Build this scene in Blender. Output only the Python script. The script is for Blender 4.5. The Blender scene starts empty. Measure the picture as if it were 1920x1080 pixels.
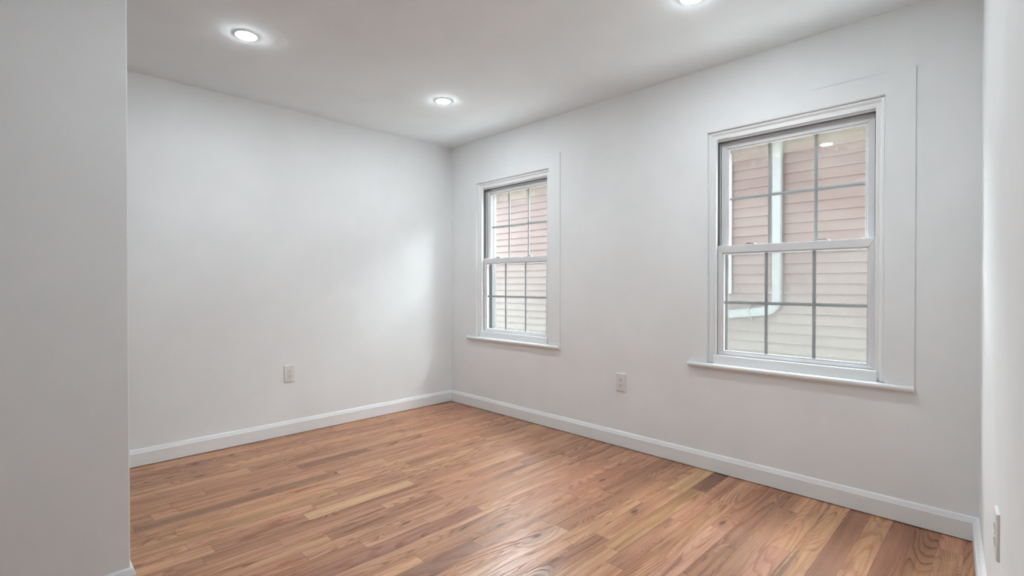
import bpy, bmesh, math, random
from mathutils import Vector, Matrix

S = bpy.context.scene
COL = S.collection
rnd = random.Random(7)
H = 2.44                       # ceiling height
FX = -4.30                     # wall behind the camera
YC = -3.728                    # corner of the window wall and the right wall
SPLAY = math.radians(3.7)      # the right wall is not quite square to the window wall


def wall_y(x):
    return YC + x * math.tan(SPLAY)


# ---------------------------------------------------------------- camera
cam_d = bpy.data.cameras.new('camera')
cam = bpy.data.objects.new('camera', cam_d)
COL.objects.link(cam)
yaw, pitch, roll = 0.78711, -0.00828, -0.0002
fw = Vector((math.cos(pitch) * math.cos(yaw), math.cos(pitch) * math.sin(yaw), math.sin(pitch)))
rt = Vector((math.sin(yaw), -math.cos(yaw), 0.0))
up = rt.cross(fw)
rt, up = math.cos(roll) * rt + math.sin(roll) * up, math.cos(roll) * up - math.sin(roll) * rt
M = Matrix((rt, up, -fw)).transposed().to_4x4()
M.translation = Vector((-2.9714, -3.8148, 1.1334))
cam.matrix_world = M
cam_d.sensor_width = 36.0
cam_d.lens = 928.94 / 1920 * 36
cam_d.clip_start = 0.01
S.camera = cam

# ---------------------------------------------------------------- sky, exposure
LAMP = 332.0
SKY = 27.0
w = bpy.data.worlds.new('overcast_sky')
S.world = w
w.use_nodes = True
wn = w.node_tree
bg = wn.nodes['Background']
bg.inputs['Color'].default_value = (0.90, 0.96, 1.0, 1)
bg.inputs['Strength'].default_value = SKY
# high sun shining straight along the gap between the two houses, onto its pale concrete
sun_d = bpy.data.lights.new('sun', 'SUN')
sun_d.energy = 27.0
sun_d.angle = math.radians(0.6)
sun_d.color = (1.0, 0.985, 0.965)
sun = bpy.data.objects.new('sun', sun_d)
COL.objects.link(sun)
sun.rotation_euler = Vector((0.0, -math.cos(math.radians(64)), -math.sin(math.radians(64)))).to_track_quat('-Z', 'Y').to_euler()
S.view_settings.view_transform = 'Standard'
S.view_settings.look = 'None'
S.view_settings.exposure = 0.0
S.view_settings.gamma = 1.0
S.view_settings.use_curve_mapping = False


# ---------------------------------------------------------------- materials
class NT:
    def __init__(self, name):
        self.m = bpy.data.materials.new(name)
        self.m.use_nodes = True
        self.t = self.m.node_tree
        self.t.nodes.clear()
        self.out = self.t.nodes.new('ShaderNodeOutputMaterial')

    def n(self, kind, **kw):
        nd = self.t.nodes.new('ShaderNode' + kind)
        ins = kw.pop('ins', {})
        for k, v in kw.items():
            setattr(nd, k, v)
        for k, v in ins.items():
            self.set(nd, k, v)
        return nd

    def set(self, nd, k, v):
        sock = nd.inputs[k]
        if hasattr(v, 'is_linked') or isinstance(v, bpy.types.NodeSocket):
            self.t.links.new(v, sock)
        else:
            sock.default_value = v

    def math(self, op, a, b=0.0, c=None, clamp=False):
        nd = self.n('Math', operation=op, use_clamp=clamp)
        self.set(nd, 0, a)
        self.set(nd, 1, b)
        if c is not None:
            self.set(nd, 2, c)
        return nd.outputs[0]

    def vec(self, op, a, b):
        nd = self.n('VectorMath', operation=op)
        self.set(nd, 0, a)
        self.set(nd, 1, b)
        return nd.outputs[0]

    def noise(self, v, scale=1.0, detail=2.0, rough=0.5, dist=0.0):
        nd = self.n('TexNoise', ins={'Vector': v, 'Scale': scale, 'Detail': detail, 'Roughness': rough, 'Distortion': dist})
        return nd.outputs[0]

    def ramp(self, v, a, b, lo=0.0, hi=1.0):
        nd = self.n('MapRange', interpolation_type='SMOOTHSTEP', ins={'Value': v, 1: a, 2: b, 3: lo, 4: hi})
        return nd.outputs[0]

    def mix(self, f, a, b, mode='MIX'):
        nd = self.n('Mix', data_type='RGBA', blend_type=mode)
        self.set(nd, 0, f)
        self.set(nd, 6, a)
        self.set(nd, 7, b)
        return nd.outputs[2]

    def bump(self, h, strength, dist):
        return self.n('Bump', ins={'Strength': strength, 'Distance': dist, 'Height': h}).outputs[0]

    def bsdf(self, **kw):
        b = self.n('BsdfPrincipled')
        for k, v in kw.items():
            self.set(b, k.replace('_', ' '), v)
        return b.outputs[0]

    def done(self, sh):
        self.t.links.new(sh, self.out.inputs['Surface'])
        return self.m

    def pos(self):
        return self.n('NewGeometry').outputs['Position']


def paint(name, col, rough=0.6, tex=0.0, spec=0.3, var=0.02):
    t = NT(name)
    p = t.pos()
    big = t.noise(p, 2.3, 3, 0.6)
    c = t.mix(t.ramp(big, 0.3, 0.7), (*[v * (1 - var) for v in col], 1), (*[min(1, v * (1 + var)) for v in col], 1))
    kw = {}
    if tex:
        fine = t.noise(p, 420, 2, 0.6)
        kw['Normal'] = t.bump(fine, tex, 0.0012)
    return t.done(t.bsdf(Base_Color=c, Roughness=rough, Specular_IOR_Level=spec, **kw))


M_WALL = paint('wall_paint', (0.893, 0.912, 0.918), 0.75, 0.25, 0.2)
M_CEIL = paint('ceiling_paint', (0.885, 0.938, 0.962), 0.85, 0.15, 0.15)
M_TRIM = paint('trim_paint', (0.885, 0.90, 0.905), 0.38, 0.0, 0.45)
M_VINYL = paint('sash_vinyl', (0.78, 0.785, 0.80), 0.35, 0.0, 0.45, 0.03)
M_PLATE = paint('outlet_plastic', (0.80, 0.80, 0.79), 0.3, 0.0, 0.5)
M_DARK = paint('dark_slot', (0.03, 0.03, 0.03), 0.6)
M_GAP = paint('track_gap_shade', (0.10, 0.10, 0.10), 0.7)  # dark colour standing in for shade in the track gap
M_ALU = paint('weathered_aluminium', (0.36, 0.37, 0.37), 0.5, 0.0, 0.4, 0.12)
M_CAP = paint('dull_capping', (0.17, 0.175, 0.175), 0.6, 0.0, 0.3, 0.15)
M_MUNTIN = paint('grey_grille', (0.39, 0.41, 0.425), 0.45, 0.0, 0.4, 0.05)
M_METAL = paint('latch_metal', (0.30, 0.30, 0.29), 0.35, 0.0, 0.6, 0.1)
M_EXT = paint('exterior_trim_paint', (0.27, 0.29, 0.295), 0.5)
M_SPOUT = paint('downspout_enamel', (0.190, 0.215, 0.215), 0.45, 0.0, 0.4, 0.04)
M_BLOCKER = paint('sky_blocker_brick', (0.20, 0.15, 0.13), 0.9, 0.0, 0.2, 0.1)  # dark colour of the unseen masses added to block sky light
M_CONC = paint('concrete', (0.52, 0.525, 0.525), 0.9, 0.0, 0.2, 0.15)
M_ROOF = paint('roof_shingle', (0.10, 0.09, 0.085), 0.9, 0.0, 0.2, 0.3)
M_RUBBER = paint('subfloor', (0.05, 0.03, 0.02), 0.9)


def siding_mat():
    t = NT('vinyl_siding')
    p = t.pos()
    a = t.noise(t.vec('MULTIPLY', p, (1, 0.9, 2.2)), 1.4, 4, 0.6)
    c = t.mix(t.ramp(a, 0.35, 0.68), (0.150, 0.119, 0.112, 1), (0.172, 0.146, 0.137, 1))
    # grey green tone that gets stronger towards the ground
    z = t.n('SeparateXYZ', ins={0: p}).outputs[2]
    low_green = t.math('MULTIPLY', t.ramp(t.math('ADD', z, t.math('MULTIPLY', t.noise(p, 0.9, 4, 0.6), 1.2)), 1.9, 0.9), 0.75)
    c = t.mix(low_green, c, (0.182, 0.187, 0.174, 1))
    wood = t.noise(t.vec('MULTIPLY', p, (1, 3, 60)), 3.0, 2, 0.5)
    return t.done(t.bsdf(Base_Color=c, Roughness=0.55, Specular_IOR_Level=0.3, Normal=t.bump(wood, 0.1, 0.002)))


M_SIDING = siding_mat()


def glass_mat(name, brown_top):
    t = NT(name)
    lw = t.n('LayerWeight', ins={'Blend': 0.5}).outputs['Facing']
    f = t.math('ADD', t.math('MULTIPLY', t.math('POWER', lw, 5.0), 0.94), 0.04, clamp=True)
    tr = t.n('BsdfTransparent', ins={'Color': (0.965, 0.975, 0.97, 1)}).outputs[0]
    gl = t.n('BsdfGlossy', ins={'Color': (1, 1, 1, 1), 'Roughness': 0.0}).outputs[0]
    g = t.n('MixShader', ins={0: f, 1: tr, 2: gl}).outputs[0]
    if brown_top:  # patchy brownish layer mixed over the glass towards its top
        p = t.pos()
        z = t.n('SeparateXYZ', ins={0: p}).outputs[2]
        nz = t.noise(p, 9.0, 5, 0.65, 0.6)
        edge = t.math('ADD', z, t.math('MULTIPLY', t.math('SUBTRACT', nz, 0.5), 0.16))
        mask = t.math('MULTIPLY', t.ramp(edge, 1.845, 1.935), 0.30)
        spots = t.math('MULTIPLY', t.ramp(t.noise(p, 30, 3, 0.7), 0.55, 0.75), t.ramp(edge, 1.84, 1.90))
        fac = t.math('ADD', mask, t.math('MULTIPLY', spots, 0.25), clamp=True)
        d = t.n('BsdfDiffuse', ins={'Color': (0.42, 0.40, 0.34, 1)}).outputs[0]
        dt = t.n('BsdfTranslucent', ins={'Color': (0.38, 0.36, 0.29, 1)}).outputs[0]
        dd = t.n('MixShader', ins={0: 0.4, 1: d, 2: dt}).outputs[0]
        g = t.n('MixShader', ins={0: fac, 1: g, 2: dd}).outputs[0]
    return t.done(g)


M_GLASS = glass_mat('window_glass', False)
M_GLASS_UP = glass_mat('window_glass_brown_top', True)


def screen_mat():
    t = NT('fine_insect_mesh')
    d = t.n('BsdfDiffuse', ins={'Color': (0.20, 0.207, 0.20, 1)}).outputs[0]
    tl = t.n('BsdfTranslucent', ins={'Color': (0.20, 0.207, 0.20, 1)}).outputs[0]
    dd = t.n('MixShader', ins={0: 0.5, 1: d, 2: tl}).outputs[0]
    tr = t.n('BsdfTransparent').outputs[0]
    return t.done(t.n('MixShader', ins={0: 0.15, 1: tr, 2: dd}).outputs[0])


M_SCREEN = screen_mat()


def dark_glass():
    t = NT('dark_house_glass')
    return t.done(t.bsdf(Base_Color=(0.05, 0.06, 0.065, 1), Roughness=0.05))


M_DGLASS = dark_glass()


def lens_mat():
    t = NT('led_lens')
    return t.done(t.n('Emission', ins={'Color': (0.915, 1.0, 1.05, 1), 'Strength': LAMP}).outputs[0])


M_LENS = lens_mat()


def floor_mat():
    t = NT('oak_strip_floor')
    tint = t.n('VertexColor', layer_name='tint').outputs['Color']
    seedc = t.n('VertexColor', layer_name='seed').outputs['Color']
    p = t.pos()
    q = t.vec('ADD', p, t.vec('MULTIPLY', seedc, (31.0, 17.0, 11.0)))
    sx = t.n('SeparateXYZ', ins={0: seedc})
    s1 = sx.outputs[0]
    s2 = sx.outputs[1]
    # knots
    vo = t.n('TexVoronoi', voronoi_dimensions='2D', ins={'Vector': t.vec('MULTIPLY', q, (1.6, 4.2, 1.0)), 'Scale': 1.0, 'Randomness': 1.0})
    kd = vo.outputs['Distance']
    kr = t.n('SeparateXYZ', ins={0: vo.outputs['Color']}).outputs[0]
    kon = t.ramp(kr, 0.55, 0.60)
    knot = t.math('MULTIPLY', t.ramp(t.math('ADD', kd, t.math('MULTIPLY', t.noise(q, 60, 2), 0.04)), 0.085, 0.045), kon)
    halo = t.math('MULTIPLY', t.ramp(kd, 0.30, 0.05), kon)
    # growth rings: a stretched height field sliced into bands
    field = t.noise(t.vec('MULTIPLY', q, (0.62, 6.5, 1.0)), 1.0, 1.5, 0.45, 0.25)
    field = t.math('ADD', field, t.math('MULTIPLY', halo, 0.14))
    wob = t.noise(t.vec('MULTIPLY', q, (40.0, 130.0, 1.0)), 1.0, 4, 0.65)
    freq = t.math('ADD', 16.0, t.math('MULTIPLY', s2, 34.0))
    ph = t.math('FRACT', t.math('ADD', t.math('MULTIPLY', field, freq), t.math('MULTIPLY', wob, 0.55)))
    ring = t.math('MULTIPLY', t.ramp(ph, 0.45, 0.92), t.ramp(ph, 1.0, 0.95))
    fade = t.ramp(t.noise(t.vec('MULTIPLY', q, (3.0, 14.0, 1.0)), 1.0, 2, 0.5), 0.35, 0.65)
    ring = t.math('MULTIPLY', ring, t.math('ADD', 0.30, t.math('MULTIPLY', fade, 0.70)))
    # long pores
    pore = t.ramp(t.noise(t.vec('MULTIPLY', q, (9.0, 330.0, 1.0)), 1.0, 2, 0.6), 0.52, 0.70)
    pore2 = t.math('MULTIPLY', pore, t.math('ADD', 0.35, t.math('MULTIPLY', ring, 0.65)))
    # broad streaks inside a board, dark mineral streaks
    broad = t.noise(t.vec('MULTIPLY', q, (1.0, 26.0, 1.0)), 1.0, 3, 0.55)
    mineral = t.ramp(t.noise(t.vec('MULTIPLY', q, (1.5, 34.0, 1.0)), 1.0, 3, 0.5, 0.2), 0.56, 0.70)
    mineral = t.math('MULTIPLY', mineral, t.ramp(s1, 0.25, 0.75))
    c = t.mix(t.ramp(broad, 0.25, 0.75), t.mix(1.0, tint, (0.72, 0.62, 0.57, 1), 'MULTIPLY'), t.mix(1.0, tint, (1.20, 1.20, 1.18, 1), 'MULTIPLY'))
    blotch = t.noise(t.vec('MULTIPLY', q, (2.2, 16.0, 1.0)), 1.0, 4, 0.65)
    c = t.mix(t.ramp(blotch, 0.42, 0.68, 0.0, 0.6), c, t.mix(1.0, c, (0.70, 0.58, 0.50, 1), 'MULTIPLY'))
    dk = t.mix(1.0, c, (0.50, 0.40, 0.34, 1), 'MULTIPLY')
    c = t.mix(t.math('MULTIPLY', ring, t.math('ADD', 0.30, t.math('MULTIPLY', s1, 0.45))), c, dk)
    c = t.mix(t.math('MULTIPLY', pore2, 0.75), c, dk)
    c = t.mix(t.math('MULTIPLY', mineral, 0.78), c, (0.115, 0.052, 0.030, 1))
    c = t.mix(t.math('MULTIPLY', halo, 0.30), c, dk)
    c = t.mix(t.math('MULTIPLY', knot, 0.85), c, (0.06, 0.028, 0.016, 1))
    h = t.math('SUBTRACT', 1.0, t.math('ADD', t.math('MULTIPLY', ring, 0.6), t.math('MULTIPLY', pore2, 0.5)))
    rough = t.math('ADD', 0.285, t.math('MULTIPLY', ring, 0.25))
    spec = t.math('SUBTRACT', 0.88, t.math('MULTIPLY', ring, 0.45))
    return t.done(t.bsdf(Base_Color=c, Roughness=rough, Specular_IOR_Level=spec, Normal=t.bump(h, 0.28, 0.0012)))


M_FLOOR = floor_mat()


# ---------------------------------------------------------------- geometry helpers
class MB:
    def __init__(self):
        self.bm = bmesh.new()

    def poly(self, pts):
        vs = [self.bm.verts.new(p) for p in pts]
        return self.bm.faces.new(vs)

    def prism(self, ring, off):
        """closed ring of points pushed along off"""
        off = Vector(off)
        a = [self.bm.verts.new(p) for p in ring]
        b = [self.bm.verts.new(Vector(p) + off) for p in ring]
        self.bm.faces.new(a)
        self.bm.faces.new(b[::-1])
        n = len(a)
        for i in range(n):
            self.bm.faces.new((a[i], b[i], b[(i + 1) % n], a[(i + 1) % n]))
        return self

    def box(self, x0, x1, y0, y1, z0, z1):
        return self.prism([(x0, y0, z0), (x0, y1, z0), (x0, y1, z1), (x0, y0, z1)], (x1 - x0, 0, 0))

    def loft(self, rings, close=True):
        """rings of equal length joined into a skin with capped ends"""
        rs = [[self.bm.verts.new(p) for p in r] for r in rings]
        n = len(rs[0])
        for a, b in zip(rs, rs[1:]):
            for i in range(n):
                self.bm.faces.new((a[i], a[(i + 1) % n], b[(i + 1) % n], b[i]))
        if close:
            self.bm.faces.new(rs[0][::-1])
            self.bm.faces.new(rs[-1])
        return self

    def mitre_frame(self, x0, x1, yc, hw_o, hw_i, z0o, z0i, z1i, z1o, gap=0.0):
        """four mitred members round a rectangular hole, in the plane of the window wall"""
        A = [(yc + hw_o, z0o), (yc - hw_o, z0o), (yc - hw_o, z1o), (yc + hw_o, z1o)]
        B = [(yc + hw_i, z0i), (yc - hw_i, z0i), (yc - hw_i, z1i), (yc + hw_i, z1i)]
        for i in range(4):
            j = (i + 1) % 4
            a, b, c, d = Vector(A[i]), Vector(A[j]), Vector(B[j]), Vector(B[i])
            e = (b - a).normalized() * gap
            q = [a + e, b - e, c - e, d + e]
            self.prism([(x0, v.x, v.y) for v in q], (x1 - x0, 0, 0))
        return self

    def build(self, name, mat, parent=None, bevel=0.0, seg=2, smooth=False):
        bmesh.ops.remove_doubles(self.bm, verts=self.bm.verts, dist=1e-6)
        bmesh.ops.recalc_face_normals(self.bm, faces=self.bm.faces)
        me = bpy.data.meshes.new(name)
        self.bm.to_mesh(me)
        self.bm.free()
        me.materials.append(mat)
        o = bpy.data.objects.new(name, me)
        COL.objects.link(o)
        if parent:
            o.parent = parent
        if smooth:
            for f in me.polygons:
                f.use_smooth = True
        if bevel:
            b = o.modifiers.new('bevel', 'BEVEL')
            b.width = bevel
            b.segments = seg
            b.limit_method = 'ANGLE'
            b.angle_limit = math.radians(40)
            b.harden_normals = False
        return o


def empty(name, loc=(0, 0, 0), rz=0.0):
    o = bpy.data.objects.new(name, None)
    o.empty_display_size = 0.05
    o.location = loc
    o.rotation_euler = (0, 0, rz)
    COL.objects.link(o)
    return o


def structure(o):
    o['kind'] = 'structure'
    return o


def tag(o, label, cat, group=None):
    o['label'] = label
    o['category'] = cat
    if group:
        o['group'] = group
    return o


# ---------------------------------------------------------------- floor of oak strips
def srgb(r, g, b):
    f = lambda v: ((v / 255 + 0.055) / 1.055) ** 2.4 if v > 10 else v / 255 / 12.92
    return (f(r), f(g), f(b))


def make_floor():
    BW = 0.086
    GAP = 0.0004
    palette = [(176, 133, 111), (170, 126, 104), (181, 138, 114), (165, 121, 99), (186, 145, 120), (174, 128, 108),
               (158, 113, 92), (183, 142, 113), (168, 128, 103), (178, 131, 113), (150, 108, 86), (188, 150, 122)]
    fixed = {}   # boards that stand out: row -> list of (x0, x1, colour)

    def row_of(y):
        return int(math.floor((-1.367 - y) / BW))
    for yc_, x0, x1, c in [(-1.41, -1.988, -1.385, (205, 172, 135)), (-2.525, -0.425, 0.02, (208, 178, 128)),
                           (-2.61, -0.333, 0.02, (128, 86, 62)), (-2.31, -0.704, 0.02, (150, 108, 80)),
                           (-2.61, -1.18, -0.333, (186, 150, 112)), (-3.21, -0.95, 0.02, (204, 164, 126)),
                           (-3.30, -0.95, 0.02, (146, 102, 78)), (-3.39, -0.80, 0.02, (196, 154, 118)),
                           (-3.47, -0.80, 0.02, (146, 98, 74)), (-3.56, -0.80, 0.02, (162, 118, 84)),
                           (-2.16, -2.35, -1.561, (150, 112, 92)), (-1.94, -2.2, -1.333, (158, 112, 94)),
                           (-2.355, -2.1, -1.19, (196, 160, 136)), (-2.84, -1.6, -0.68, (192, 150, 130)),
                           (-1.155, -3.05, -2.47, (190, 152, 112)), (-0.98, -2.6, -1.62, (150, 112, 84)),
                           (-1.24, -2.75, -1.75, (186, 148, 112)), (-0.725, -1.75, -1.28, (134, 96, 74))]:
        fixed.setdefault(row_of(yc_), []).append((x0, x1, c))
    bm = bmesh.new()
    tint = bm.loops.layers.float_color.new('tint')
    seed = bm.loops.layers.float_color.new('seed')

    def plank(x0, x1, y0, y1, c, k_=0.72):
        if x1 - x0 < 0.01:
            return
        vs = [bm.verts.new(p) for p in ((x0 + GAP, y0 + GAP, 0), (x1 - GAP, y0 + GAP, 0), (x1 - GAP, y1 - GAP, 0), (x0 + GAP, y1 - GAP, 0))]
        f = bm.faces.new(vs)
        lc = srgb(*c)
        lc = tuple(k_ * a + (1 - k_) * b for a, b in zip(lc, (0.46, 0.262, 0.172)))
        lc = (lc[0] * 1.06, lc[1] * 1.0, lc[2] * (0.86 if k_ < 0.9 else 0.92))
        s = (rnd.random(), rnd.random(), rnd.random(), 1)
        for l in f.loops:
            l[tint] = (*lc, 1)
            l[seed] = s
    X0, X1 = FX, 0.02
    k0, k1 = row_of(0.02), row_of(-4.2)
    for k in range(k0, k1 + 1):
        y1 = -1.367 - BW * k
        y0 = y1 - BW
        segs = sorted(fixed.get(k, []))
        x = X0
        cuts = []
        for a, b, c in segs + [(X1, X1, None)]:
            while x < a - 1e-6:
                ln = rnd.uniform(0.28, 1.25)
                e = x + ln
                if e > a - 0.15:
                    e = a
                base = rnd.choice(palette)
                j = rnd.uniform(0.95, 1.06)
                cuts.append((x, e, tuple(min(255, v * j * 1.07) for v in base)))
                x = e
            if c:
                cuts.append((a, b, c, 0.92))
                x = b
        for a, b, c, *k_ in cuts:
            plank(a, b, y0, y1, c, *k_)
    # dark ground under the joints
    n = len(bm.faces)
    vs = [bm.verts.new(p) for p in ((X0, -4.3, -0.002), (X1, -4.3, -0.002), (X1, 0.02, -0.002), (X0, 0.02, -0.002))]
    f = bm.faces.new(vs)
    f.material_index = 1
    # body of the floor
    lo = [bm.verts.new(p) for p in ((X0, -4.3, -0.2), (X1, -4.3, -0.2), (X1, 0.02, -0.2), (X0, 0.02, -0.2))]
    for i in range(4):
        g = bm.faces.new((vs[i], vs[(i + 1) % 4], lo[(i + 1) % 4], lo[i]))
        g.material_index = 1
    g = bm.faces.new(lo[::-1])
    g.material_index = 1
    for f in bm.faces:
        if f.normal.z < 0 and f.material_index == 0:
            f.normal_flip()
    me = bpy.data.meshes.new('floor')
    bm.to_mesh(me)
    bm.free()
    me.materials.append(M_FLOOR)
    me.materials.append(M_RUBBER)
    o = bpy.data.objects.new('floor', me)
    COL.objects.link(o)
    return structure(o)


make_floor()

# ---------------------------------------------------------------- shell
structure(MB().box(FX - 0.2, 0.2, -4.45, 0.2, H, H + 0.3).build('ceiling', M_CEIL))
structure(MB().box(FX - 0.15, 0.0, 0.0, 0.2, -0.2, H).build('wall_left', M_WALL))
yb = wall_y(FX)
structure(MB().prism([(0.0, YC, -0.2), (FX - 0.15, wall_y(FX - 0.15), -0.2), (FX - 0.15, -4.45, -0.2), (0.2, -4.45, -0.2), (0.2, YC, -0.2)],
                     (0, 0, H + 0.2)).build('wall_right', M_WALL))
structure(MB().box(FX - 0.15, FX, wall_y(FX) - 0.01, 0.0, -0.2, H).build('wall_front', M_WALL))
DX, DY0, DY1 = -2.690, -1.575, -1.455
structure(MB().box(FX, DX, DY0, DY1, 0.0, H).build('wall_divider', M_WALL, bevel=0.004))

WIN = [('window_1', -0.812), ('window_2', -2.953)]
HW = 0.438                     # half width of the clear opening in the wall
ZB, ZT = 0.627, 2.050          # its bottom and head


def window_wall():
    ys = [YC]
    for _, yc in sorted(WIN, key=lambda a: a[1]):
        ys += [yc - HW, yc + HW]
    ys.append(0.2)
    zs = [-0.6, ZB, ZT, H + 0.3]
    holes = {(1, 1), (3, 1)}
    b = MB()
    X0, X1 = 0.0, 0.2
    for i in range(len(ys) - 1):
        for k in range(3):
            if (i, k) in holes:
                continue
            y0, y1, z0, z1 = ys[i], ys[i + 1], zs[k], zs[k + 1]
            if i == len(ys) - 2:
                pass
            b.poly([(X0, y0, z0), (X0, y1, z0), (X0, y1, z1), (X0, y0, z1)])
            b.poly([(X1, y0, z0), (X1, y0, z1), (X1, y1, z1), (X1, y1, z0)])
            for di, dk, pts in ((-1, 0, [(y0, z0), (y0, z1)]), (1, 0, [(y1, z0), (y1, z1)]), (0, -1, [(y0, z0), (y1, z0)]), (0, 1, [(y0, z1), (y1, z1)])):
                ni, nk = i + di, k + dk
                if not (0 <= ni < len(ys) - 1 and 0 <= nk < 3) or (ni, nk) in holes:
                    (ya, za), (yb_, zb) = pts
                    b.poly([(X0, ya, za), (X0, yb_, zb), (X1, yb_, zb), (X1, ya, za)])
    return structure(b.build('wall_back', M_WALL))


window_wall()

# ---------------------------------------------------------------- baseboards
BB = [(0.0, 0.004), (0.015, 0.004), (0.015, 0.0830), (0.0125, 0.0880), (0.0100, 0.0950), (0.0095, 0.0962), (0.0086, 0.0968), (0.0078, 0.1010), (0.0050, 0.1050), (0.0, 0.1085)]


def baseboard(name, pts, side, thick=1.0):
    """profile run along a chain of floor points; side = +1 when the room lies to the left of travel"""
    P = [Vector((x, y)) for x, y in pts]
    rings = []
    for i, p in enumerate(P):
        ns = []
        if i > 0:
            d = (p - P[i - 1]).normalized()
            ns.append(Vector((-d.y, d.x)) * side)
        if i < len(P) - 1:
            d = (P[i + 1] - p).normalized()
            ns.append(Vector((-d.y, d.x)) * side)
        n = sum(ns, Vector((0, 0))) / len(ns)
        n = n / n.length_squared if len(ns) == 2 else n
        rings.append([(p.x + n.x * a * thick, p.y + n.y * a * thick, z) for a, z in BB])
    return structure(MB().loft(rings).build(name, M_TRIM))


def mitred(name, a, b, na, nb, thick=1.0):
    """one straight run from a to b whose ends slide by na / nb per unit of depth"""
    a, b = Vector(a), Vector(b)
    d = (b - a).normalized()
    n = Vector((-d.y, d.x))
    rings = []
    for p, s in ((a, na), (b, nb)):
        rings.append([(p.x + (n.x + d.x * s) * t * thick, p.y + (n.y + d.y * s) * t * thick, z) for t, z in BB])
    return structure(MB().loft(rings).build(name, M_TRIM))


# room lies to the left of every run
mitred('baseboard_left', (0, 0), (FX, 0), 1, 0)
mitred('baseboard_back', (0, YC), (0, 0), 1.25, -1)
mitred('baseboard_right', (FX, wall_y(FX)), (0, YC), 0, -0.75, 1.45)
baseboard('baseboard_divider', [(FX, DY0), (DX, DY0), (DX, DY1), (FX, DY1)], -1)


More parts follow.
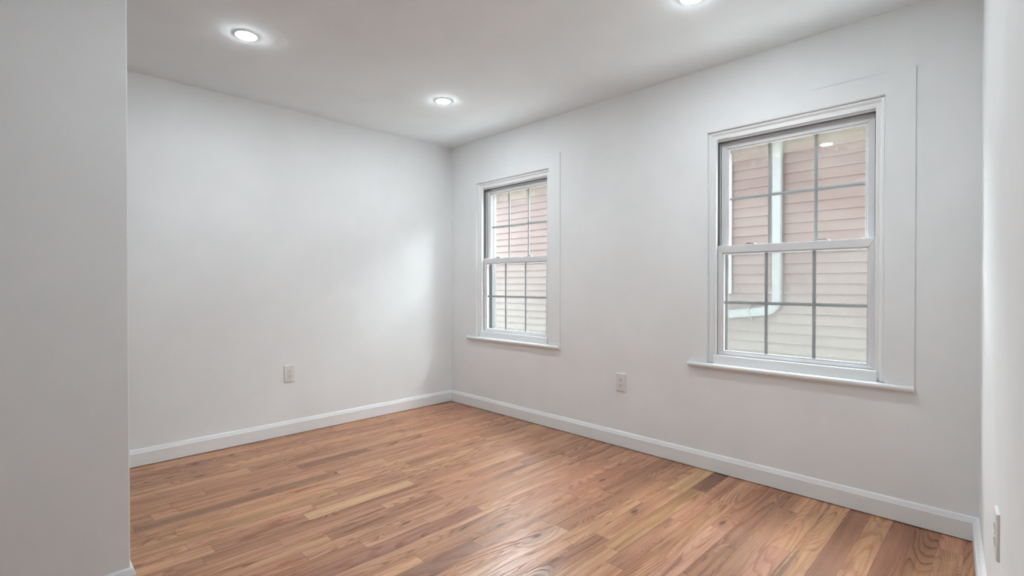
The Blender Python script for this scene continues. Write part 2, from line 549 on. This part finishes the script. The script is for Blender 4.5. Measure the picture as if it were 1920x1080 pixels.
# ---------------------------------------------------------------- the two double-hung windows
def make_window(name, yc):
    root = structure(empty(name, (0, yc, ZB)))
    off = Vector((0, yc, ZB))

    def done(mb, nm, mat, parent=root, bevel=0.0, seg=2):
        # meshes are built in world space, then seated under their thing
        for v in mb.bm.verts:
            v.co -= off
        return mb.build(nm, mat, parent, bevel, seg)
    # flat casing boards, barely proud of the plaster
    b = MB()
    t = -0.006
    b.box(t, 0.0, yc + HW - 0.002, yc + 0.551, 0.652, 2.153)
    b.box(t, 0.0, yc - 0.551, yc - HW + 0.002, 0.652, 2.153)
    b.box(t, 0.0, yc - HW + 0.002, yc + HW - 0.002, ZT - 0.002, 2.153)
    done(b, 'casing', M_WALL, bevel=0.0012)
    # jamb lining, returning into the wall
    b = MB()
    for s in (1, -1):
        b.box(0.0, 0.165, yc + s * (HW - 0.004), yc + s * HW, 0.655, ZT)
    b.box(0.0, 0.165, yc - HW + 0.004, yc + HW - 0.004, ZT - 0.004, ZT)
    done(b, 'jamb', M_TRIM)
    # moulded stop: a stepped, eased bead on both sides and the head, a flat nosing at the bottom
    b = MB()
    hb = HW - 0.004
    prof = [(0.014, 0.0), (0.010, 0.004), (0.012, 0.014), (0.020, 0.018), (0.024, 0.023), (0.024, 0.040), (0.044, 0.042), (0.044, 0.0)]
    for s in (1, -1):
        lo = [(x, yc + s * (hb - w_), 0.655) for x, w_ in prof]
        hi = [(x, yc + s * (hb - w_), ZT - 0.004 - w_) for x, w_ in prof]
        b.loft([lo, hi])
    zt = ZT - 0.004
    b.loft([[(x, yc + s * (hb - w_), zt - w_) for x, w_ in prof] for s in (1, -1)])
    done(b, 'stop_molding', M_TRIM, bevel=0.0008, seg=1)
    b = MB()
    b.prism([(0.012, yc - hb + 0.03, 0.652), (0.014, yc - hb + 0.03, 0.700), (0.018, yc - hb + 0.03, 0.706), (0.060, yc - hb + 0.03, 0.700), (0.060, yc - hb + 0.03, 0.652)], (0, 2 * hb - 0.06, 0))
    done(b, 'sill_nosing', M_TRIM, bevel=0.001)
    # stool with an eased front edge
    b = MB()
    b.prism([(-0.030, yc - 0.551, 0.633), (-0.032, yc - 0.551, 0.640), (-0.030, yc - 0.551, 0.648), (-0.025, yc - 0.551, 0.652),
             (0.0, yc - 0.551, 0.652), (0.0, yc - 0.551, 0.627), (-0.025, yc - 0.551, 0.628)], (0, 1.102, 0))
    b.box(0.0, 0.165, yc - HW + 0.001, yc + HW - 0.001, ZB, 0.652)
    done(b, 'sill', M_TRIM)
    # replacement-window frame: side tracks, head, bottom
    b = MB()
    fo, fi = 0.433, 0.386
    z0, z1 = 0.653, 2.045
    b.mitre_frame(0.046, 0.160, yc, fo, 0.3935, z0, 0.7045, 1.992, z1)
    b.box(0.070, 0.078, yc + 0.386, yc + 0.3935, 0.7045, 1.992)
    b.box(0.070, 0.078, yc - 0.3935, yc - 0.386, 0.7045, 1.992)
    done(b, 'track_frame', M_VINYL, bevel=0.0008, seg=1)
    b = MB()
    b.box(0.1165, 0.160, yc + 0.381, yc + 0.3933, 0.7050, 1.9915)
    b.box(0.1165, 0.160, yc - 0.3933, yc - 0.381, 0.7050, 1.9915)
    done(b, 'outer_track', M_CAP, bevel=0.0008, seg=1)
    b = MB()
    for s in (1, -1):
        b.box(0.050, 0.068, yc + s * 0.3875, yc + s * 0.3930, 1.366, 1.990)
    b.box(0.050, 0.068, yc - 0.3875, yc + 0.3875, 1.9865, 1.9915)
    done(b, 'track_gap_strip', M_GAP)  # dark strips paint the shade of the open gap round the track

    def sash(nm, x0, x1, half, zb, zt, gh, gb, gt, glass, lower):
        m = MB()
        m.mitre_frame(x0, x1, yc, half, gh + 0.010, zb, gb + 0.008, gt - 0.008 if lower else gt + 0.012, zt, gap=0.0005)
        m.mitre_frame(x0 + 0.009, x1 - 0.004, yc, gh + 0.0095, gh, gb + 0.0075, gb, gt, gt + (-0.0075 if lower else 0.0115) if not lower else gt + 0.0)
        return m
    # upper sash
    gx = 0.100
    m = MB()
    m.mitre_frame(0.084, 0.114, yc, 0.3855, 0.352, 1.318, 1.354, 1.953, 1.986, gap=0.0005)
    m.mitre_frame(0.091, 0.110, yc, 0.3525, 0.342, 1.3535, 1.362, 1.944, 1.9535)
    us = done(m, 'upper_sash', M_VINYL, bevel=0.0010, seg=1)
    m = MB()
    m.box(gx - 0.0015, gx + 0.0015, yc - 0.343, yc + 0.343, 1.361, 1.945)
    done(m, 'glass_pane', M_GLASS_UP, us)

    def grid(m, x, half, za, zb, zh, vo, wv=0.0085, wh=0.0085):
        d = 0.004
        for s in (1, -1):
            m.prism([(x - d, yc + s * vo - wv, za), (x - d - 0.001, yc + s * vo, za), (x - d, yc + s * vo + wv, za), (x + d, yc + s * vo + wv * 0.6, za), (x + d, yc + s * vo - wv * 0.6, za)], (0, 0, zb - za))
        edges = [-half, -vo - wv, -vo + wv, vo - wv, vo + wv, half]
        for a, b2 in ((0, 1), (2, 3), (4, 5)):
            ya = yc + edges[a]
            m.prism([(x - d, ya, zh - wh), (x - d - 0.001, ya, zh), (x - d, ya, zh + wh), (x + d, ya, zh + wh * 0.6), (x + d, ya, zh - wh * 0.6)], (0, edges[b2] - edges[a], 0))
        return m
    done(grid(MB(), gx + 0.0080, 0.342, 1.362, 1.944, 1.649, 0.1175), 'muntin_grid', M_MUNTIN, us)
    # lower sash, standing in front of the upper one
    gx = 0.060
    m = MB()
    m.mitre_frame(0.0465, 0.080, yc, 0.3905, 0.367, 0.7065, 0.722, 1.320, 1.362, gap=0.0005)
    m.mitre_frame(0.053, 0.075, yc, 0.3675, 0.358, 0.7215, 0.7305, 1.312, 1.3205)
    ls = done(m, 'lower_sash', M_VINYL, bevel=0.0010, seg=1)
    m = MB()
    m.box(gx - 0.0015, gx + 0.0015, yc - 0.359, yc + 0.359, 0.7295, 1.313)
    done(m, 'glass_pane', M_GLASS, ls)
    done(grid(MB(), gx + 0.0080, 0.358, 0.7305, 1.312, 1.021, 0.1205), 'muntin_grid', M_MUNTIN, ls)
    # finger lip along the top of the meeting rail, stepped near the right end, with two tilt latches
    m = MB()
    zt = 1.362
    for s in (1, -1):
        m.prism([(0.052, yc + s * 0.330, zt), (0.052, yc + s * 0.385, zt), (0.052, yc + s * 0.385, zt + 0.004), (0.052, yc + s * 0.345, zt + 0.006), (0.052, yc + s * 0.330, zt + 0.003)], (0.022, 0, 0))
    done(m, 'tilt_latch', M_VINYL, ls, bevel=0.001)
    for s in (0.205, -0.165):
        y = yc + s
        m = MB()
        m.prism([(0.050, y - 0.030, zt), (0.050, y + 0.030, zt), (0.050, y + 0.026, zt + 0.005), (0.050, y - 0.026, zt + 0.005)], (0.026, 0, 0))
        lk = done(m, 'sash_lock', M_VINYL, ls, bevel=0.001)
        m = MB()
        n = 12
        ring = [(0.062 + 0.009 * math.cos(i * 2 * math.pi / n), y + 0.011 * math.sin(i * 2 * math.pi / n), zt + 0.005) for i in range(n)]
        m.prism(ring, (0, 0, 0.009))
        m.prism([(0.056, y + 0.004, zt + 0.006), (0.052, y + 0.028, zt + 0.007), (0.052, y + 0.028, zt + 0.012), (0.056, y + 0.004, zt + 0.013)], (0.007, 0, 0))
        m.prism([(0.056, y - 0.022, zt + 0.005), (0.056, y - 0.008, zt + 0.005), (0.056, y - 0.008, zt + 0.010), (0.056, y - 0.014, zt + 0.012), (0.056, y - 0.022, zt + 0.008)], (0.012, 0, 0))
        done(m, 'lock_lever', M_METAL, lk, bevel=0.001)
    # half screen outside the lower sash, in its grey frame
    m = MB()
    m.mitre_frame(0.128, 0.140, yc, 0.378, 0.362, 0.706, 0.722, 1.312, 1.328, gap=0.0004)
    sc = done(m, 'insect_screen', M_ALU, bevel=0.001)
    m = MB()
    m.box(0.1335, 0.1345, yc - 0.363, yc + 0.363, 0.721, 1.313)
    done(m, 'screen_mesh', M_SCREEN, sc)
    # outside: grey aluminium capping of the jamb and a white lip
    m = MB()
    m.mitre_frame(0.1605, 0.168, yc, 0.436, 0.384, 0.630, 0.690, 1.995, 2.048)
    done(m, 'exterior_capping', M_CAP)
    m = MB()
    m.mitre_frame(0.1685, 0.196, yc, 0.436, 0.383, 0.630, 0.680, 2.000, 2.048)
    done(m, 'exterior_lip', M_EXT, bevel=0.002)
    return root


for nm, yc in WIN:
    make_window(nm, yc)


# ---------------------------------------------------------------- recessed ceiling lights
def ceiling_light(x, y, label):
    root = tag(empty('recessed_light', (x, y, H)), label, 'ceiling light', 'recessed ceiling lights')
    n = 48

    def lathe(prof, closed):
        m = MB()
        rs = [[(r * math.cos(i * 2 * math.pi / n), r * math.sin(i * 2 * math.pi / n), z) for i in range(n)] for r, z in prof]
        vs = [[m.bm.verts.new(p) for p in r] for r in rs]
        for a, b in zip(vs, vs[1:]):
            for i in range(n):
                m.bm.faces.new((a[i], a[(i + 1) % n], b[(i + 1) % n], b[i]))
        if closed == 'ring':
            for i in range(n):
                m.bm.faces.new((vs[-1][i], vs[-1][(i + 1) % n], vs[0][(i + 1) % n], vs[0][i]))
        else:
            m.bm.faces.new(vs[0])
            m.bm.faces.new(vs[-1])
        return m
    lathe([(0.0495, -0.0005), (0.0500, -0.0046), (0.0530, -0.0052), (0.0570, -0.0040), (0.0595, -0.0005)], 'ring').build('trim_ring', M_TRIM, root, smooth=True)
    lathe([(0.0490, -0.0008), (0.0490, -0.0050), (0.0470, -0.0068), (0.0420, -0.0084), (0.0340, -0.0097), (0.0220, -0.0107), (0.010, -0.0112), (0.002, -0.0113)], 'disc').build('lens', M_LENS, root)
    return root


ceiling_light(-2.115, -0.979, 'lit recessed ceiling light at upper left, nearest the left partition wall')
ceiling_light(-0.816, -0.957, 'lit recessed ceiling light nearest the far corner of the room')
ceiling_light(-0.790, -2.789, 'lit recessed ceiling light cut by the top edge, in front of the right window')
ceiling_light(-2.186, -2.602, 'lit recessed ceiling light seen only as a reflection in the right window')


# ---------------------------------------------------------------- wall outlets
def outlet(loc, rz, label, simple=False):
    """duplex outlet; local +y points out of the wall"""
    root = tag(empty('wall_outlet', loc, rz), label, 'outlet', 'duplex wall outlets')
    hw, hh = 0.039, 0.063
    m = MB()
    rings = []
    for ins, d in ((0.0, 0.0), (0.0, 0.0035), (0.0015, 0.0062), (0.005, 0.0078)):
        rings.append([(sx * (hw - ins), d, sz * (hh - ins)) for sx, sz in ((-1, -1), (1, -1), (1, 1), (-1, 1))])
    m.loft(rings)
    m.build('cover_plate', M_PLATE, root)
    for sz in (1, -1):
        zc = 0.0195 * sz
        m = MB()
        prof = []
        n = 20
        for i in range(n):
            a = 2 * math.pi * i / n
            prof.append((max(-0.0165, min(0.0165, 0.0190 * math.cos(a))), 0.0075, zc + max(-0.0138, min(0.0138, 0.0165 * math.sin(a)))))
        m.prism(prof, (0, 0.0022, 0))
        r = m.build('receptacle', M_PLATE, root, bevel=0.0005, seg=1)
        m = MB()
        for sx, h_ in ((-0.0062, 0.0045), (0.0062, 0.0038)):
            m.box(sx - 0.0013, sx + 0.0013, 0.0090, 0.0100, zc + 0.0025 - h_, zc + 0.0025 + h_)
        m.prism([(0.0028 * math.cos(i * math.pi / 6), 0.0090, zc - 0.0078 + 0.0028 * math.sin(i * math.pi / 6)) for i in range(12)], (0, 0.0010, 0))
        m.build('slots', M_DARK, r)
    m = MB()
    m.prism([(0.0026 * math.cos(i * math.pi / 6), 0.0070, 0.0026 * math.sin(i * math.pi / 6)) for i in range(12)], (0, 0.0018, 0))
    m.build('screw', M_METAL, root)
    return root


outlet((-1.533, 0.0, 0.461), math.pi, 'white duplex outlet low on the left wall')
outlet((0.0, -1.911, 0.4485), math.pi / 2, 'white duplex outlet on the window wall between the two windows')
xo = -1.10
outlet((xo, wall_y(xo), 0.459), SPLAY, 'white duplex outlet seen edge-on at far right on the right wall')


# ---------------------------------------------------------------- next door
HX = 2.57
CR = 0.1016
Z0 = 1.137


def neighbor_house():
    root = tag(empty('neighbor_house', (HX, 0, -0.6)), 'neighbouring house with pinkish beige lap siding seen through both windows', 'house')
    off = Vector((HX, 0, -0.6))

    def done(mb, nm, mat, parent=root, bevel=0.0):
        for v in mb.bm.verts:
            v.co -= off
        return mb.build(nm, mat, parent, bevel)
    prof = []
    z = Z0 - 16 * CR
    ztop = 2.7
    while z < ztop - 1e-6:
        prof.append((HX - 0.017, z))
        prof.append((HX - 0.0165, z + 0.010))
        prof.append((HX, z + CR - 0.0005))
        z += CR
    prof.append((HX - 0.001, z))
    prof += [(HX + 0.15, z), (HX + 0.15, Z0 - 16 * CR)]
    b = MB()
    b.prism([(x, -8.0, zz) for x, zz in prof], (0, 15.0, 0))
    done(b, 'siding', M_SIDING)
    b = MB()
    b.box(HX - 0.30, HX + 0.1, -8.0, 7.0, z + 0.0005, z + 0.02)
    done(b, 'soffit', M_EXT)
    b = MB()
    b.box(HX - 0.325, HX - 0.3005, -8.0, 7.0, z - 0.01, z + 0.15)
    done(b, 'fascia', M_EXT)
    b = MB()
    b.prism([(HX - 0.36, -8.0, z + 0.151), (HX + 4.5, -8.0, z + 1.45), (HX + 4.5, -8.0, z + 1.50), (HX - 0.36, -8.0, z + 0.19)], (0, 15.0, 0))
    done(b, 'roof', M_ROOF)
    # window of that house; only its lower right casing corner shows
    b = MB()
    b.mitre_frame(HX - 0.045, HX - 0.0175, -1.192, 0.489, 0.40, 1.024, 1.12, 2.40, 2.55, gap=0.0004)
    wf = done(b, 'window_casing', M_EXT, bevel=0.003)
    b = MB()
    b.box(HX - 0.030, HX - 0.0175, -1.592, -0.792, 1.12, 2.40)
    done(b, 'house_window_glass', M_DGLASS, wf)
    return root


house = neighbor_house()


def downspout():
    off = Vector((HX, 0, -0.6))
    # centre line in the plane of the wall: down, then a long shallow run to the left, then down again
    path = [(-2.144, 2.745), (-2.144, 1.02), (-2.142, 0.96), (-2.125, 0.905), (-2.085, 0.868), (-2.03, 0.851), (-1.05, 0.728), (-0.98, 0.70), (-0.95, 0.64), (-0.945, -0.55)]
    hwid, x0, x1 = 0.045, 2.488, 2.552
    P = [Vector(p) for p in path]
    rings = []
    for i, p in enumerate(P):
        d = Vector((0, 0))
        if i > 0:
            d += (p - P[i - 1]).normalized()
        if i < len(P) - 1:
            d += (P[i + 1] - p).normalized()
        d.normalize()
        n = Vector((-d.y, d.x)) * hwid
        c = 0.012
        k = 1 - c / hwid
        pts = [(x0 + c, p + n), (x0, p + n * k), (x0, p - n * k), (x0 + c, p - n), (x1, p - n), (x1, p + n)]
        rings.append([(x, v.x, v.y) for x, v in pts])
    m = MB()
    m.loft(rings)
    for v in m.bm.verts:
        v.co -= off
    root = m.build('downspout', M_SPOUT, house)
    root['label'] = 'pale downspout that bends to the left outside the right window'

    def strap(c, d, half):
        c, d = Vector(c), Vector(d).normalized()
        n = Vector((-d.y, d.x))
        m = MB()
        w2 = 0.011
        # band over the pipe with a pointed ear screwed to the wall on each side
        def q(a, b, x):
            v = c + n * a + d * b
            return (x, v.x, v.y)
        m.prism([q(-0.049, -w2, 2.485), q(0.049, -w2, 2.485), q(0.049, w2, 2.485), q(-0.049, w2, 2.485)], (0.0028, 0, 0))
        for s in (1, -1):
            m.prism([q(s * 0.0455, -w2, 2.4855), q(s * 0.049, -w2, 2.4855), q(s * 0.049, w2, 2.4855), q(s * 0.0455, w2, 2.4855)], (0.066, 0, 0))
            m.prism([q(s * 0.047, -w2, 2.548), q(s * half * 0.75, -w2, 2.548), q(s * half, 0, 2.548), q(s * half * 0.75, w2, 2.548), q(s * 0.047, w2, 2.548)], (0.006, 0, 0))
        for v in m.bm.verts:
            v.co -= off
        m.build('strap', M_SPOUT, root)
    strap((-2.144, 1.043), (0, -1), 0.11)
    strap((-1.875, 0.8316), (0.98, -0.123), 0.092)
    return root


downspout()
structure(MB().box(0.0, 0.2, 0.2005, 4.5, -0.6, H + 0.3).build('sky_blocker_side_far', M_BLOCKER))  # unseen wall run added to hold sky light off the siding
structure(MB().box(0.0, 0.2, -8.0, -4.4505, -0.6, H + 0.3).build('sky_blocker_side_near', M_BLOCKER))  # unseen wall run added to block sky on the near side
structure(MB().box(-4.5, 0.2, -8.2, 4.5, H + 0.3005, 13.0).build('sky_blocker_top', M_BLOCKER))  # unseen mass, added and made tall to cut sky light on the siding
structure(MB().box(0.201, 3.2, 7.0, 7.2, -0.6, 0.8).build('added_low_wall_far', M_BLOCKER))  # unseen wall added across the gap, kept low to let sky in
structure(MB().box(0.201, 3.2, -8.2, -8.0, -0.6, 13.0).build('sky_blocker_end_near', M_BLOCKER))  # unseen tall wall added to shut out sky from the near end
structure(MB().box(0.2, 14.0, -12.0, 11.0, -0.75, -0.6).build('ground', M_CONC))
